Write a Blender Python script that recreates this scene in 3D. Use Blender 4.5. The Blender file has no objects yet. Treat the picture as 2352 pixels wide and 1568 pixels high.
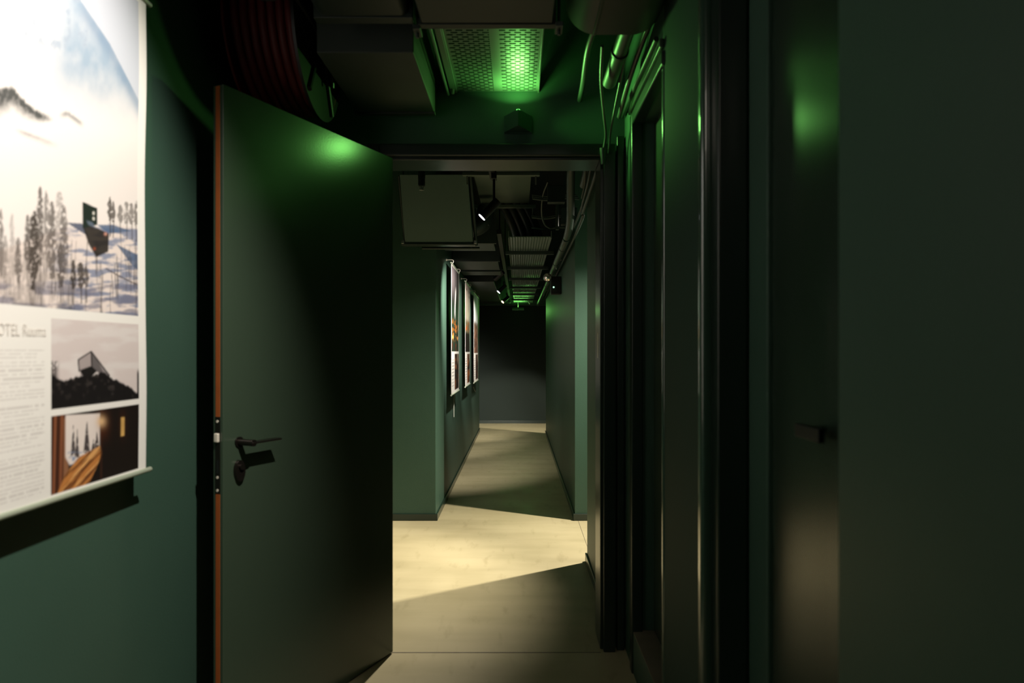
import bpy, bmesh, math, random
import numpy as np
from mathutils import Vector, Matrix
random.seed(7)
S = bpy.context.scene
C = S.collection
R = math.radians
# ------------------------------------------------------------------ camera
cam = bpy.data.cameras.new('camera'); co = bpy.data.objects.new('camera', cam); C.objects.link(co)
co.location = (0, 0, 1.28); co.rotation_euler = (R(90), 0, 0)
cam.lens = 24.0; cam.sensor_width = 36.0; cam.clip_start = .02; cam.clip_end = 60
cam.shift_x = -14/2352; cam.shift_y = 22/2352
cam.dof.use_dof = True; cam.dof.focus_distance = 5.2; cam.dof.aperture_fstop = 2.8
S.camera = co
w = bpy.data.worlds.new('world'); S.world = w; w.use_nodes = True
w.node_tree.nodes['Background'].inputs[0].default_value = (.6, .8, .7, 1)
w.node_tree.nodes['Background'].inputs[1].default_value = 0.0
S.view_settings.view_transform = 'Standard'; S.view_settings.look = 'None'
S.view_settings.exposure = 0.0; S.view_settings.gamma = 1.0; S.view_settings.use_curve_mapping = False

# ------------------------------------------------------------------ lights
def aim(o, to):
    o.rotation_euler = (Vector(to)-Vector(o.location)).to_track_quat('-Z', 'Y').to_euler()
def spot(name, loc, to, watts, half, blend=.5, rad=.02, col=(1, .9, .76)):
    l = bpy.data.lights.new(name, 'SPOT'); l.energy = watts; l.spot_size = R(half*2); l.spot_blend = blend
    l.shadow_soft_size = rad; l.color = col
    o = bpy.data.objects.new(name, l); C.objects.link(o); o.location = loc; aim(o, to); return o
def area(name, loc, to, watts, sx, sy, col, spread=180):
    l = bpy.data.lights.new(name, 'AREA'); l.shape = 'RECTANGLE'; l.size = sx; l.size_y = sy
    l.energy = watts; l.color = col; l.spread = R(spread)
    o = bpy.data.objects.new(name, l); C.objects.link(o); o.location = loc; aim(o, to); return o
WARM = (1, .9, .74)
GREEN = (.28, 1, .19)
# exhibition spot above the near poster, out of frame overhead
spot('poster_spot', (.2, .85, 2.78), (-1.0, 1.28, 1.50), 245, 32, .65, .02, (1, .92, .83))
# lamp of the side passage on the right behind the open door
spot('passage_spot', (1.3, 4.70, 2.36), (-.35, 4.15, 0), 540, 46, .9, .025, WARM)
spot('track_spot', (-.235, 4.172, 2.085), (-1.2, 3.75, .3), 210, 42, .7, .02, WARM)
area('rear_fill', (.1, -.9, 2.7), (.1, 1.7, 0), 1.2, .4, .4, WARM, 110)  # added fill light behind the camera, no lamp known there
# corridor spots: first two added without lamps to light posters, the rest at spotlights
spot('corridor_spot', (-.17, 5.25, 2.06), (-.62, 6.35, 1.30), 260, 37, .9, .02, (1, .92, .82))
spot('corridor_spot', (-.15, 6.15, 2.06), (-.62, 7.7, 1.35), 340, 24, .7, .02, (1, .92, .82))
spot('corridor_spot', (-.25, 7.95, 2.08), (-.62, 9.2, 1.3), 290, 24, .7, .02, (1, .9, .78))
spot('corridor_spot', (-.25, 11.2, 2.06), (-.69, 11.2, .9), 6, 35, .7, .02, WARM)
spot('end_passage_spot', (1.4, 9.95, 2.3), (.0, 11.25, 0), 260, 26, .4, .025, WARM)
# green exit lamps: an unseen one inferred above the open door, one at the far end
area('exit_glow', (-.036, 2.893, 2.255), (-.902, 2.393, 2.255), .28, .08, .06, GREEN, 94)
area('exit_glow', (.036, 2.893, 2.255), (.902, 2.393, 2.255), 1.5, .08, .06, GREEN, 94)
area('exit_glow', (0, 2.87, 2.294), (-.02, 2.62, 3), 1.5, .06, .05, GREEN, 150)
area('exit_glow', (.0, 11.72, 2.035), (0, 11.55, 3), 1.2, .2, .03, GREEN, 170)
area('exit_glow', (.0, 11.70, 1.97), (0, 9.6, 0.2), 1.2, .2, .03, GREEN, 150)

# ------------------------------------------------------------------ materials
def s2l(c):
    return tuple(((v/255)/12.92 if v/255 <= .04045 else (((v/255)+.055)/1.055)**2.4) for v in c)
def mat(name, col, rough=.5, metal=0, noise=0, nscale=8, bump=0, bscale=60, spec=.5, emit=None, es=0, coat=0):
    m = bpy.data.materials.new(name); m.use_nodes = True; nt = m.node_tree; b = nt.nodes['Principled BSDF']
    b.inputs['Base Color'].default_value = (*col, 1); b.inputs['Roughness'].default_value = rough
    b.inputs['Metallic'].default_value = metal; b.inputs['Specular IOR Level'].default_value = spec
    b.inputs['Coat Weight'].default_value = coat
    tc = nt.nodes.new('ShaderNodeTexCoord')
    n = nt.nodes.new('ShaderNodeTexNoise'); n.inputs['Scale'].default_value = nscale; n.inputs['Detail'].default_value = 5
    nt.links.new(tc.outputs['Object'], n.inputs['Vector'])
    mx = nt.nodes.new('ShaderNodeMix'); mx.data_type = 'RGBA'
    k = 1-noise
    mx.inputs[6].default_value = (*[c*k for c in col], 1); mx.inputs[7].default_value = (*[min(1, c*(1+noise)) for c in col], 1)
    nt.links.new(n.outputs['Fac'], mx.inputs[0]); nt.links.new(mx.outputs[2], b.inputs['Base Color'])
    if bump:
        n2 = nt.nodes.new('ShaderNodeTexNoise'); n2.inputs['Scale'].default_value = bscale; n2.inputs['Detail'].default_value = 4
        nt.links.new(tc.outputs['Object'], n2.inputs['Vector'])
        bp = nt.nodes.new('ShaderNodeBump'); bp.inputs['Strength'].default_value = bump; bp.inputs['Distance'].default_value = .002
        nt.links.new(n2.outputs['Fac'], bp.inputs['Height']); nt.links.new(bp.outputs['Normal'], b.inputs['Normal'])
    if emit:
        b.inputs['Emission Color'].default_value = (*emit, 1); b.inputs['Emission Strength'].default_value = es
    return m
M = {}
M['wall'] = mat('green_wall_paint', (.047, .100, .070), .5, noise=.10, nscale=3, bump=.25, bscale=180, spec=.35)
M['gloss'] = mat('green_enamel', (.042, .066, .042), .25, noise=.05, nscale=3, bump=.05, bscale=140, spec=.55)
M['frame'] = mat('green_frame_enamel', (.013, .026, .019), .28, noise=.05, nscale=3, spec=.6)
M['wallfar'] = mat('shaded_end_wall', (.008, .018, .013), .8, noise=.1, nscale=3)  # wall green taken darker: the end wall's shade is put into the colour
M['ductnear'] = mat('dark_painted_duct', (.011, .019, .014), .5, noise=.2, nscale=6)
M['pier'] = mat('dull_green_paint', (.027, .056, .040), .7, noise=.06, nscale=3, spec=.15)
M['leaf'] = mat('semi_gloss_leaf', (.022, .042, .028), .27, noise=.05, nscale=3, spec=.4)
M['panel'] = mat('panel_cloth', (.068, .118, .095), .6, noise=.1, nscale=4)
M['edge'] = mat('polished_green_edge', (.035, .075, .05), .2, noise=.03, spec=1, coat=.7)
M['dark'] = mat('dark_ceiling_paint', (.018, .030, .024), .7, noise=.2, nscale=6)
M['duct'] = mat('painted_duct', (.024, .036, .029), .5, noise=.2, nscale=6, bump=.1)
M['duct2'] = mat('painted_duct_deep', (.014, .022, .018), .5, noise=.2, nscale=6, bump=.1)
M['pipe'] = mat('painted_pipe', (.026, .038, .030), .42, noise=.15, nscale=10)
M['tray'] = mat('painted_tray', (.095, .125, .10), .4, noise=.15, nscale=10)
M['tray2'] = mat('painted_sheet', (.030, .042, .032), .6, noise=.15, nscale=10)
M['galv'] = mat('galvanised_steel', (.45, .45, .42), .35, .8, noise=.1, nscale=30)
M['black'] = mat('black_plastic', (.008, .009, .009), .5, noise=.1)
M['bmetal'] = mat('dark_brushed_metal', (.05, .042, .036), .28, .85, noise=.1, nscale=60)
M['steel'] = mat('bright_steel', (.78, .72, .6), .45, .2, noise=.05)
M['orange'] = mat('orange_seal', (.32, .075, .012), .55, noise=.15, nscale=20)
M['red'] = mat('red_enamel', (.15, .008, .007), .4, noise=.2, nscale=20)
M['redhose'] = mat('red_hose_cover', (.09, .007, .006), .6, noise=.25, nscale=30, bump=.3, bscale=300)
M['white'] = mat('white_plastic', (.6, .58, .5), .4, noise=.03)
M['sill'] = mat('bare_sill', (.16, .135, .09), .6, noise=.3, nscale=14, bump=.2)
M['rod'] = mat('poster_rod', (.42, .47, .36), .35, .2, noise=.05)
M['cable'] = mat('pale_cable', (.4, .42, .35), .5)
M['lens'] = mat('lit_lens', (.9, .9, .9), .3, emit=(.92, .93, 1), es=7)
M['lenswarm'] = mat('lit_warm_lens', (.9, .8, .6), .3, emit=(1, .72, .42), es=6)
M['lensoff'] = mat('dark_lens', (.1, .1, .1), .1)
M['led'] = mat('green_led', (.2, .9, .4), .4, emit=(.35, 1, .55), es=5)
M['reflector'] = mat('lamp_reflector', (.75, .68, .6), .12, .9, noise=.3, nscale=60)
M['exitgreen'] = mat('exit_green', (.02, .14, .04), .4)

def floor_mat():
    m = bpy.data.materials.new('linoleum'); m.use_nodes = True; nt = m.node_tree; b = nt.nodes['Principled BSDF']
    tc = nt.nodes.new('ShaderNodeTexCoord')
    def noise(scale, detail, vs=None):
        n = nt.nodes.new('ShaderNodeTexNoise'); n.inputs['Scale'].default_value = scale; n.inputs['Detail'].default_value = detail
        if vs:
            mp = nt.nodes.new('ShaderNodeMapping'); mp.inputs['Scale'].default_value = vs; mp.inputs['Rotation'].default_value = (0, 0, .25)
            nt.links.new(tc.outputs['Object'], mp.inputs[0]); nt.links.new(mp.outputs[0], n.inputs['Vector'])
        else: nt.links.new(tc.outputs['Object'], n.inputs['Vector'])
        return n
    def ramp(src, stops):
        r = nt.nodes.new('ShaderNodeValToRGB'); e = r.color_ramp.elements
        e[0].position, e[0].color = stops[0][0], (*stops[0][1], 1); e[1].position, e[1].color = stops[1][0], (*stops[1][1], 1)
        for p, c in stops[2:]:
            x = e.new(p); x.color = (*c, 1)
        nt.links.new(src, r.inputs[0]); return r
    def mult(a, c):
        mx = nt.nodes.new('ShaderNodeMix'); mx.data_type = 'RGBA'; mx.blend_type = 'MULTIPLY'; mx.inputs[0].default_value = 1
        nt.links.new(a, mx.inputs[6]); nt.links.new(c, mx.inputs[7]); return mx.outputs[2]
    base = ramp(noise(1.6, 6).outputs['Fac'], [(.3, (.42, .365, .215)), (.7, (.49, .43, .265))])
    scuff = ramp(noise(5, 9, (3.2, .9, 1)).outputs['Fac'], [(.28, (.86, .85, .82)), (.42, (1, 1, 1))])
    grime = ramp(noise(2.1, 4, (.6, 3, 1)).outputs['Fac'], [(.35, (.88, .88, .86)), (.6, (1, 1, 1))])
    spk = ramp(noise(26, 3).outputs['Fac'], [(.20, (.75, .73, .68)), (.26, (1, 1, 1))])
    c = mult(mult(mult(base.outputs[0], scuff.outputs[0]), grime.outputs[0]), spk.outputs[0])
    nt.links.new(c, b.inputs['Base Color'])
    rr = ramp(noise(3, 5, (2, 1, 1)).outputs['Fac'], [(.3, (.42,)*3), (.7, (.58,)*3)])
    nt.links.new(rr.outputs[0], b.inputs['Roughness'])
    b.inputs['Specular IOR Level'].default_value = .4
    return m
M['floor'] = floor_mat()

def print_mat():
    m = bpy.data.materials.new('printed_paper'); m.use_nodes = True; nt = m.node_tree; b = nt.nodes['Principled BSDF']
    a = nt.nodes.new('ShaderNodeVertexColor'); a.layer_name = 'ink'
    nt.links.new(a.outputs['Color'], b.inputs['Base Color']); b.inputs['Roughness'].default_value = .55
    b.inputs['Specular IOR Level'].default_value = .3
    return m
M['print'] = print_mat()

# ------------------------------------------------------------------ mesh helpers
def make(name, bm, m, parent=None, smooth=False, bevel=0, seg=2, loc=None):
    me = bpy.data.meshes.new(name); bmesh.ops.recalc_face_normals(bm, faces=bm.faces[:]); bm.to_mesh(me); bm.free()
    me.materials.append(M[m] if isinstance(m, str) else m)
    o = bpy.data.objects.new(name, me); C.objects.link(o)
    if smooth:
        for p in me.polygons: p.use_smooth = True
        try: me.set_sharp_from_angle(angle=R(40))
        except Exception: pass
    if bevel:
        b = o.modifiers.new('bevel', 'BEVEL'); b.width = bevel; b.segments = seg; b.limit_method = 'ANGLE'
        b.harden_normals = False
        for p in me.polygons: p.use_smooth = True
        wn = o.modifiers.new('wn', 'WEIGHTED_NORMAL'); wn.keep_sharp = True
    if parent is not None:
        o.parent = parent
        o.location = -Vector(parent.location) if parent.type == 'EMPTY' else (0, 0, 0)
    return o
def box(bm, x0, x1, y0, y1, z0, z1, mt=None):
    vs = [bm.verts.new((x, y, z)) for x in (x0, x1) for y in (y0, y1) for z in (z0, z1)]
    if mt is not None:
        for v in vs: v.co = mt @ v.co
    for f in ((0, 1, 3, 2), (4, 6, 7, 5), (0, 4, 5, 1), (2, 3, 7, 6), (0, 2, 6, 4), (1, 5, 7, 3)):
        bm.faces.new([vs[i] for i in f])
def B(*boxes, mt=None):
    bm = bmesh.new()
    for b in boxes: box(bm, *b, mt=mt)
    return bm
def tube(bm, pts, r, n=12, caps=True):
    pts = [Vector(p) for p in pts]; rings = []
    rs = r if isinstance(r, (list, tuple)) else [r]*len(pts)
    up = None
    for i, p in enumerate(pts):
        d = ((pts[min(i+1, len(pts)-1)]-p).normalized() + (p-pts[max(i-1, 0)]).normalized()).normalized()
        if up is None:
            up = Vector((0, 0, 1)) if abs(d.z) < .9 else Vector((1, 0, 0))
        u = d.cross(up).normalized(); v = u.cross(d).normalized(); up = v
        rings.append([bm.verts.new(p + rs[i]*(math.cos(2*math.pi*k/n)*u + math.sin(2*math.pi*k/n)*v)) for k in range(n)])
    for a, b in zip(rings, rings[1:]):
        for k in range(n): bm.faces.new((a[k], a[(k+1) % n], b[(k+1) % n], b[k]))
    if caps:
        bm.faces.new(rings[0]); bm.faces.new(rings[-1][::-1])
def T(pts, r, n=12):
    bm = bmesh.new(); tube(bm, pts, r, n); return bm
def curve(pts, n=8):
    """Catmull-Rom through pts"""
    P = [Vector(p) for p in pts]; P = [2*P[0]-P[1]]+P+[2*P[-1]-P[-2]]; out = []
    for i in range(1, len(P)-2):
        for k in range(n):
            t = k/n; a, b, c, d = P[i-1:i+3]
            out.append(.5*((2*b)+(c-a)*t+(2*a-5*b+4*c-d)*t*t+(3*b-a-3*c+d)*t**3))
    out.append(P[-2]); return out
def prism(bm, outline, axis, a, b):
    """extrude 2-D outline along an axis: 'x' outline=(y,z), 'y' outline=(x,z)"""
    def P(u, v, t): return (t, u, v) if axis == 'x' else ((u, t, v) if axis == 'y' else (u, v, t))
    A = [bm.verts.new(P(u, v, a)) for u, v in outline]; Bv = [bm.verts.new(P(u, v, b)) for u, v in outline]
    n = len(A)
    for k in range(n): bm.faces.new((A[k], A[(k+1) % n], Bv[(k+1) % n], Bv[k]))
    bm.faces.new(A); bm.faces.new(Bv[::-1])
def tag(o, label=None, cat=None, group=None, kind=None):
    if label: o['label'] = label
    if cat: o['category'] = cat
    if group: o['group'] = group
    if kind: o['kind'] = kind
    return o
def thing(name, loc, label, cat, group=None, kind=None):
    o = bpy.data.objects.new(name, None); C.objects.link(o); o.location = loc; o.empty_display_size = .1
    bpy.context.view_layer.update()
    return tag(o, label, cat, group, kind)
def struct(name, bm, m, label, bevel=0, seg=2, cat=None, smooth=False):
    o = make(name, bm, m, bevel=bevel, seg=seg, smooth=smooth); tag(o, label, cat or name.split('_')[0], kind='structure'); return o
def copy_tree(o, parent=None):
    c = o.copy(); C.objects.link(c)
    if parent is not None: c.parent = parent
    for ch in list(o.children): copy_tree(ch, c)
    return c

# ------------------------------------------------------------------ the shell
XL, XR = -1.05, .46        # near room side walls
H = 2.9
struct('floor', B((-3.2, 2.6, -1.8, 12.3, -.05, 0)), 'floor', 'beige scuffed linoleum floor running through both corridors')
struct('ceiling', B((-3.2, 2.6, -1.8, 12.3, H, H+.1)), 'dark', 'black painted ceiling slab above the ducts and trays')
struct('wall_left', B((XL-.12, XL, -1.8, 2.95, 0, H)), 'wall', 'dark green wall behind the large near poster')
struct('wall_back', B((XL-.12, 1.0, -1.92, -1.8, 0, H)), 'wall', 'dark green wall behind the viewer')
# right wall with two door recesses
struct('wall_right', B((XR, .70, -1.8, .985, 0, H)), 'wall', 'plain dark green wall at the right edge', bevel=.006)
struct('wall_right', B((XR, .70, 1.70, 2.15, 0, H)), 'pier', 'narrow green pier between the two recessed doors', bevel=.002)
struct('wall_right', B((XR, .70, 2.72, 2.95, 0, H)), 'wall', 'short dark green wall return beside the open doorway', bevel=.003)
struct('wall_right', B((XR, .70, 2.15, 2.72, 2.19, H)), 'wall', 'dark green wall above the recessed service door')
struct('wall_right', B((XR, .70, .985, 1.70, 2.35, H)), 'wall', 'dark green wall above the nearest recessed door')
# service door (far one) with raised sill
struct('trim_1', B((XR-.003, .60, 2.15, 2.72, 0, .163)), 'wall', 'green plinth under the recessed service door', bevel=.003)
struct('trim_2', B((XR-.003, .60, 2.15, 2.72, .163, .168)), 'sill', 'bare worn sill of the recessed service door')
d = thing('door_2', (.54, 2.43, .168), 'recessed dark green service door above a raised sill', 'door', kind='structure')
make('door_panel', B((.54, .58, 2.152, 2.718, .168, 2.188)), 'gloss', d, bevel=.003)
fb = bmesh.new()
box(fb, XR-.010, XR+.035, 2.705, 2.755, 0, 2.225); box(fb, XR-.010, XR+.035, 2.14, 2.705, 2.178, 2.225)
make('door_frame', fb, 'frame', d, bevel=.006, seg=3)
box_ = B((XR-.016, XR-.002, 2.14, 2.76, 2.232, 2.262))
make('head_trim', box_, 'gloss', d, bevel=.004)
make('edge_strip', B((XR-.005, XR+.03, 2.144, 2.172, 0, 2.178)), 'edge', d, bevel=.010, seg=5)
# nearest door
d = thing('door_3', (.553, 1.35, 0), 'nearest glossy dark green door recessed in the right wall', 'door', kind='structure')
make('door_leaf', B((.566, .61, 1.245, 1.522, .004, 2.345)), 'leaf', d, bevel=.004)
make('hinge_stile', B((.556, .61, 1.524, 1.697, 0, 2.35)), 'wall', d, bevel=.006)
make('lock_stile', B((.560, .61, .99, 1.243, 0, 2.345)), 'leaf', d, bevel=.005)
fb = bmesh.new(); box(fb, XR+.02, .553, 1.640, 1.699, 0, 2.35); make('door_frame', fb, 'frame', d, bevel=.006, seg=3)
make('edge_strip', B((XR-.006, XR+.03, 1.692, 1.734, 0, 2.4)), 'edge', d, bevel=.014, seg=5)
hb = bmesh.new(); box(hb, .528, .540, 1.200, 1.305, 1.118, 1.143); tube(hb, [(.534, 1.285, 1.130), (.566, 1.285, 1.130)], .010)
hd = make('door_handle', hb, 'black', d, bevel=.002)

# wall with the open doorway
OX0, OX1, OY0, OY1, OZ = -.58, .352, 2.90, 3.10, 2.10
struct('wall_doorway', B((-3.2, OX0-.05, 2.95, 3.10, 0, H)), 'wall', 'dark green wall hidden behind the open door leaf')
struct('wall_doorway', B((OX1+.05, 1.0, 2.95, 3.10, 0, H)), 'wall', 'narrow dark green wall right of the open doorway')
struct('wall_doorway', B((OX0-.05, OX1+.05, 2.95, 3.10, OZ+.05, H)), 'wall', 'dark green wall above the open doorway')
fb = bmesh.new()
for s, x in ((-1, OX0), (1, OX1)):
    a, b_ = sorted((x, x+s*.05)); box(fb, a, b_, OY0+.03, OY1+.012, 0, OZ+.05)
    a, b_ = sorted((x+s*.012, x+s*.062)); box(fb, a, b_, OY0, OY0+.03, 0, OZ+.062)
box(fb, OX0, OX1, OY0+.03, OY1+.012, OZ, OZ+.05); box(fb, OX0-.012, OX1+.012, OY0, OY0+.03, OZ+.012, OZ+.062)
struct('trim_3', fb, 'frame', 'stepped dark green steel frame around the open doorway', bevel=.004, seg=3)
struct('trim_4', B((.352+.07, .40+.055, 2.915, 2.955, 0, 2.2)), 'frame', 'slim dark green cover strip right of the doorway frame', bevel=.006, seg=3)
fb = B((OX1-.0015, OX1+.002, 2.99, 3.02, 1.25, 1.36)); o = struct('trim_5', fb, 'white', 'pale strike plate on the right doorway jamb')
struct('trim_6', B((OX0, OX1, 2.896, 2.902, 0, .0012)), 'sill', 'thin floor joint under the doorway')
struct('trim_7', B((.452, .455, 3.1, 5.2, 0, .0010)), 'sill', 'thin floor joint along the passage')

# the open door leaf (built in its own frame: s along leaf, n thickness)
leaf_o = Vector((-.5305, 2.895, 0)); sd = Vector((-.419, -.908, 0)).normalized(); nd = Vector((-.908, .419, 0)).normalized()
LM = Matrix.Translation(leaf_o) @ Matrix(((sd.x, nd.x, 0, 0), (sd.y, nd.y, 0, 0), (0, 0, 1, 0), (0, 0, 0, 1)))
# local: x = distance from hinge, y = thickness away from viewer, z = height
d = thing('door_1', leaf_o, 'large dark green door leaf standing open into the near room', 'door', kind='structure')
LW = .888
def L(bm, name, m, parent=d, **k):
    bmesh.ops.transform(bm, matrix=LM, verts=bm.verts); return make(name, bm, m, parent, **k)
L(B((0, LW, 0, .042, .006, 2.098)), 'door_leaf', 'gloss', bevel=.0025, seg=2)
L(B((LW-.001, LW+.0012, .013, .030, 1.078, 2.094), (LW-.001, LW+.0012, .013, .030, .01, .842)), 'seal_strip', 'orange')
lp = L(B((LW-.001, LW+.0018, .012, .031, .842, 1.078)), 'lock_plate', 'bmetal')
L(B((LW, LW+.010, .013, .030, 1.000, 1.028)), 'latch_bolt', 'steel', lp, bevel=.003)
lpc = lp
for z in (1.064, .892, .852):
    L(T([(LW, .0215, z), (LW+.0035, .0215, z)], .0042, 16), 'screw', 'steel', lp, smooth=True)
L(B((LW, LW+.0022, .017, .026, .905, .945)), 'deadbolt_slot', 'black', lp)
HZ = .995
hx = LW-.060
hb = bmesh.new()
tube(hb, [(hx, 0, HZ), (hx, -.066, HZ)], .0105, 20)
h1 = L(hb, 'door_handle', 'bmetal', smooth=True)
L(B((hx-.116, hx+.008, -.068, -.036, HZ-.003, HZ+.003)), 'lever', 'bmetal', h1, bevel=.002)
L(T([(hx, -.001, HZ), (hx, -.005, HZ)], .0165, 28), 'handle_rose', 'bmetal', h1, smooth=True)
kb = bmesh.new(); outl = []
for k in range(28):
    a = 2*math.pi*k/28; outl.append((hx+.002+.019*math.cos(a), .905+.034*math.sin(a)))
prism(kb, outl, 'y', 0, -.012)
kc = L(kb, 'keyhole_cover', 'bmetal', smooth=True)
L(T([(hx+.002, -.012, .918), (hx+.002, -.020, .918)], .009, 20), 'lock_cylinder', 'bmetal', kc, smooth=True)
hb = bmesh.new(); tube(hb, [(hx, .042, HZ), (hx, .092, HZ)], .0105, 20); box(hb, hx-.12, hx+.01, .090, .102, HZ-.011, HZ+.011)
L(hb, 'door_handle', 'bmetal', bevel=.002)
for z in (.25, 1.05, 1.85):
    L(T([(-.006, .048, z-.05), (-.006, .048, z+.05)], .008, 14), 'hinge', 'frame', smooth=True)

# ------------------------------------------------------------------ rooms beyond
CXL, CXR = -.62, .43
struct('wall_passage_right', B((.42, .55, 3.10, 4.15, 0, H)), 'wall', 'short green wall just beyond the right doorway jamb', bevel=.003)
struct('wall_passage_right', B((.55, 2.6, 4.03, 4.15, 0, H)), 'wall', 'green side passage wall turning right')
struct('wall_passage_left', B((-3.2, -2.6, 3.1, 5.16, 0, H)), 'wall', 'green end wall of the left passage')
struct('wall_passage_end', B((2.4, 2.6, 4.15, 5.16, 0, H)), 'wall', 'green end wall of the right passage')
struct('wall_corridor_left', B((-3.2, CXL, 5.16, 10.9, 0, H)), 'wall', 'dark green wall block carrying the three far posters', bevel=.006)
struct('wall_corridor_left', B((-3.2, -.69, 10.9, 12.3, 0, H)), 'wall', 'dark green recess at the far left end')
struct('wall_corridor_right', B((CXR, 2.6, 5.16, 5.28, 0, H)), 'wall', 'green wall face right of the corridor mouth')
struct('wall_corridor_right', B((CXR, .55, 5.28, 10.56, 0, H)), 'wall', 'long plain green right wall of the corridor')
struct('wall_far', B((-.69, 2.6, 12.09, 12.3, 0, H)), 'wallfar', 'green end wall of the corridor, darkened in colour for shade')
struct('wall_far_side', B((2.4, 2.6, 5.28, 12.09, 0, H)), 'wall', 'hidden side wall beyond the far opening')
def base(name, x0, x1, y0, y1, label):
    struct(name, B((x0, x1, y0, y1, 0, .052)), 'frame', label, bevel=.003, cat='baseboard')
base('baseboard_left', -2.6, CXL+.012, 5.148, 5.16, 'green baseboard on the wall face left of the corridor mouth')
base('baseboard_left', CXL, CXL+.012, 5.16, 10.9, 'green baseboard along the left corridor wall')
base('baseboard_right', CXR-.012, 2.4, 5.148, 5.16, 'green baseboard right of the corridor mouth')
base('baseboard_right', CXR-.012, CXR, 5.16, 10.56, 'green baseboard along the right corridor wall')
base('baseboard_right', .408, .42, 3.115, 4.162, 'green baseboard beyond the right doorway jamb')
base('baseboard_far', -.69, 2.4, 12.078, 12.09, 'green baseboard at the far end wall')
struct('trim_8', B((-.66, -.62, 10.9, 10.94, 0, 2.12)), 'frame', 'green corner strip at the far left end of the corridor')
struct('wall_lintel', B((-.69, 2.4, 11.95, 12.09, 2.085, H)), 'wall', 'dark green beam across the far end of the corridor')

# ------------------------------------------------------------------ posters
def vnoise(x, y, seed=0):
    xi = np.floor(x).astype(int); yi = np.floor(y).astype(int); fx = x-xi; fy = y-yi
    fx = fx*fx*(3-2*fx); fy = fy*fy*(3-2*fy)
    def h(a, b):
        n = (a*374761393 + b*668265263 + seed*982451653) & 0x7fffffff
        n = ((n ^ (n >> 13))*1274126177) & 0x7fffffff
        return ((n ^ (n >> 16)) & 0xffff)/65535.
    return (h(xi, yi)*(1-fx)+h(xi+1, yi)*fx)*(1-fy)+(h(xi, yi+1)*(1-fx)+h(xi+1, yi+1)*fx)*fy
def fbm(x, y, seed=0, o=4):
    s = 0; a = .5; t = 0
    for k in range(o):
        s = s+a*vnoise(x*2**k, y*2**k, seed+k); t += a; a *= .5
    return s/t
def sm(a, b, x): t = np.clip((x-a)/(b-a), 0, 1); return t*t*(3-2*t)
def lin(c): return np.array(s2l(c))
def mixc(col, c2, a): return col*(1-a[..., None]) + lin(c2)*a[..., None]
def poly(x, y, pts, soft=1.2):
    # convex only: split concave outlines before calling
    """soft mask of a convex polygon, pts clockwise on a y-down page"""
    m = np.ones_like(x)
    cx = sum(p[0] for p in pts)/len(pts); cy = sum(p[1] for p in pts)/len(pts)
    for (x0, y0), (x1, y1) in zip(pts, pts[1:]+pts[:1]):
        dx, dy = x1-x0, y1-y0; l = math.hypot(dx, dy)
        dd = ((x-x0)*dy-(y-y0)*dx)/l; sg = 1 if ((cx-x0)*dy-(cy-y0)*dx) > 0 else -1
        m = m*sm(-soft, soft, dd*sg)
    return m
PAPER = (246, 243, 236)
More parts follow.
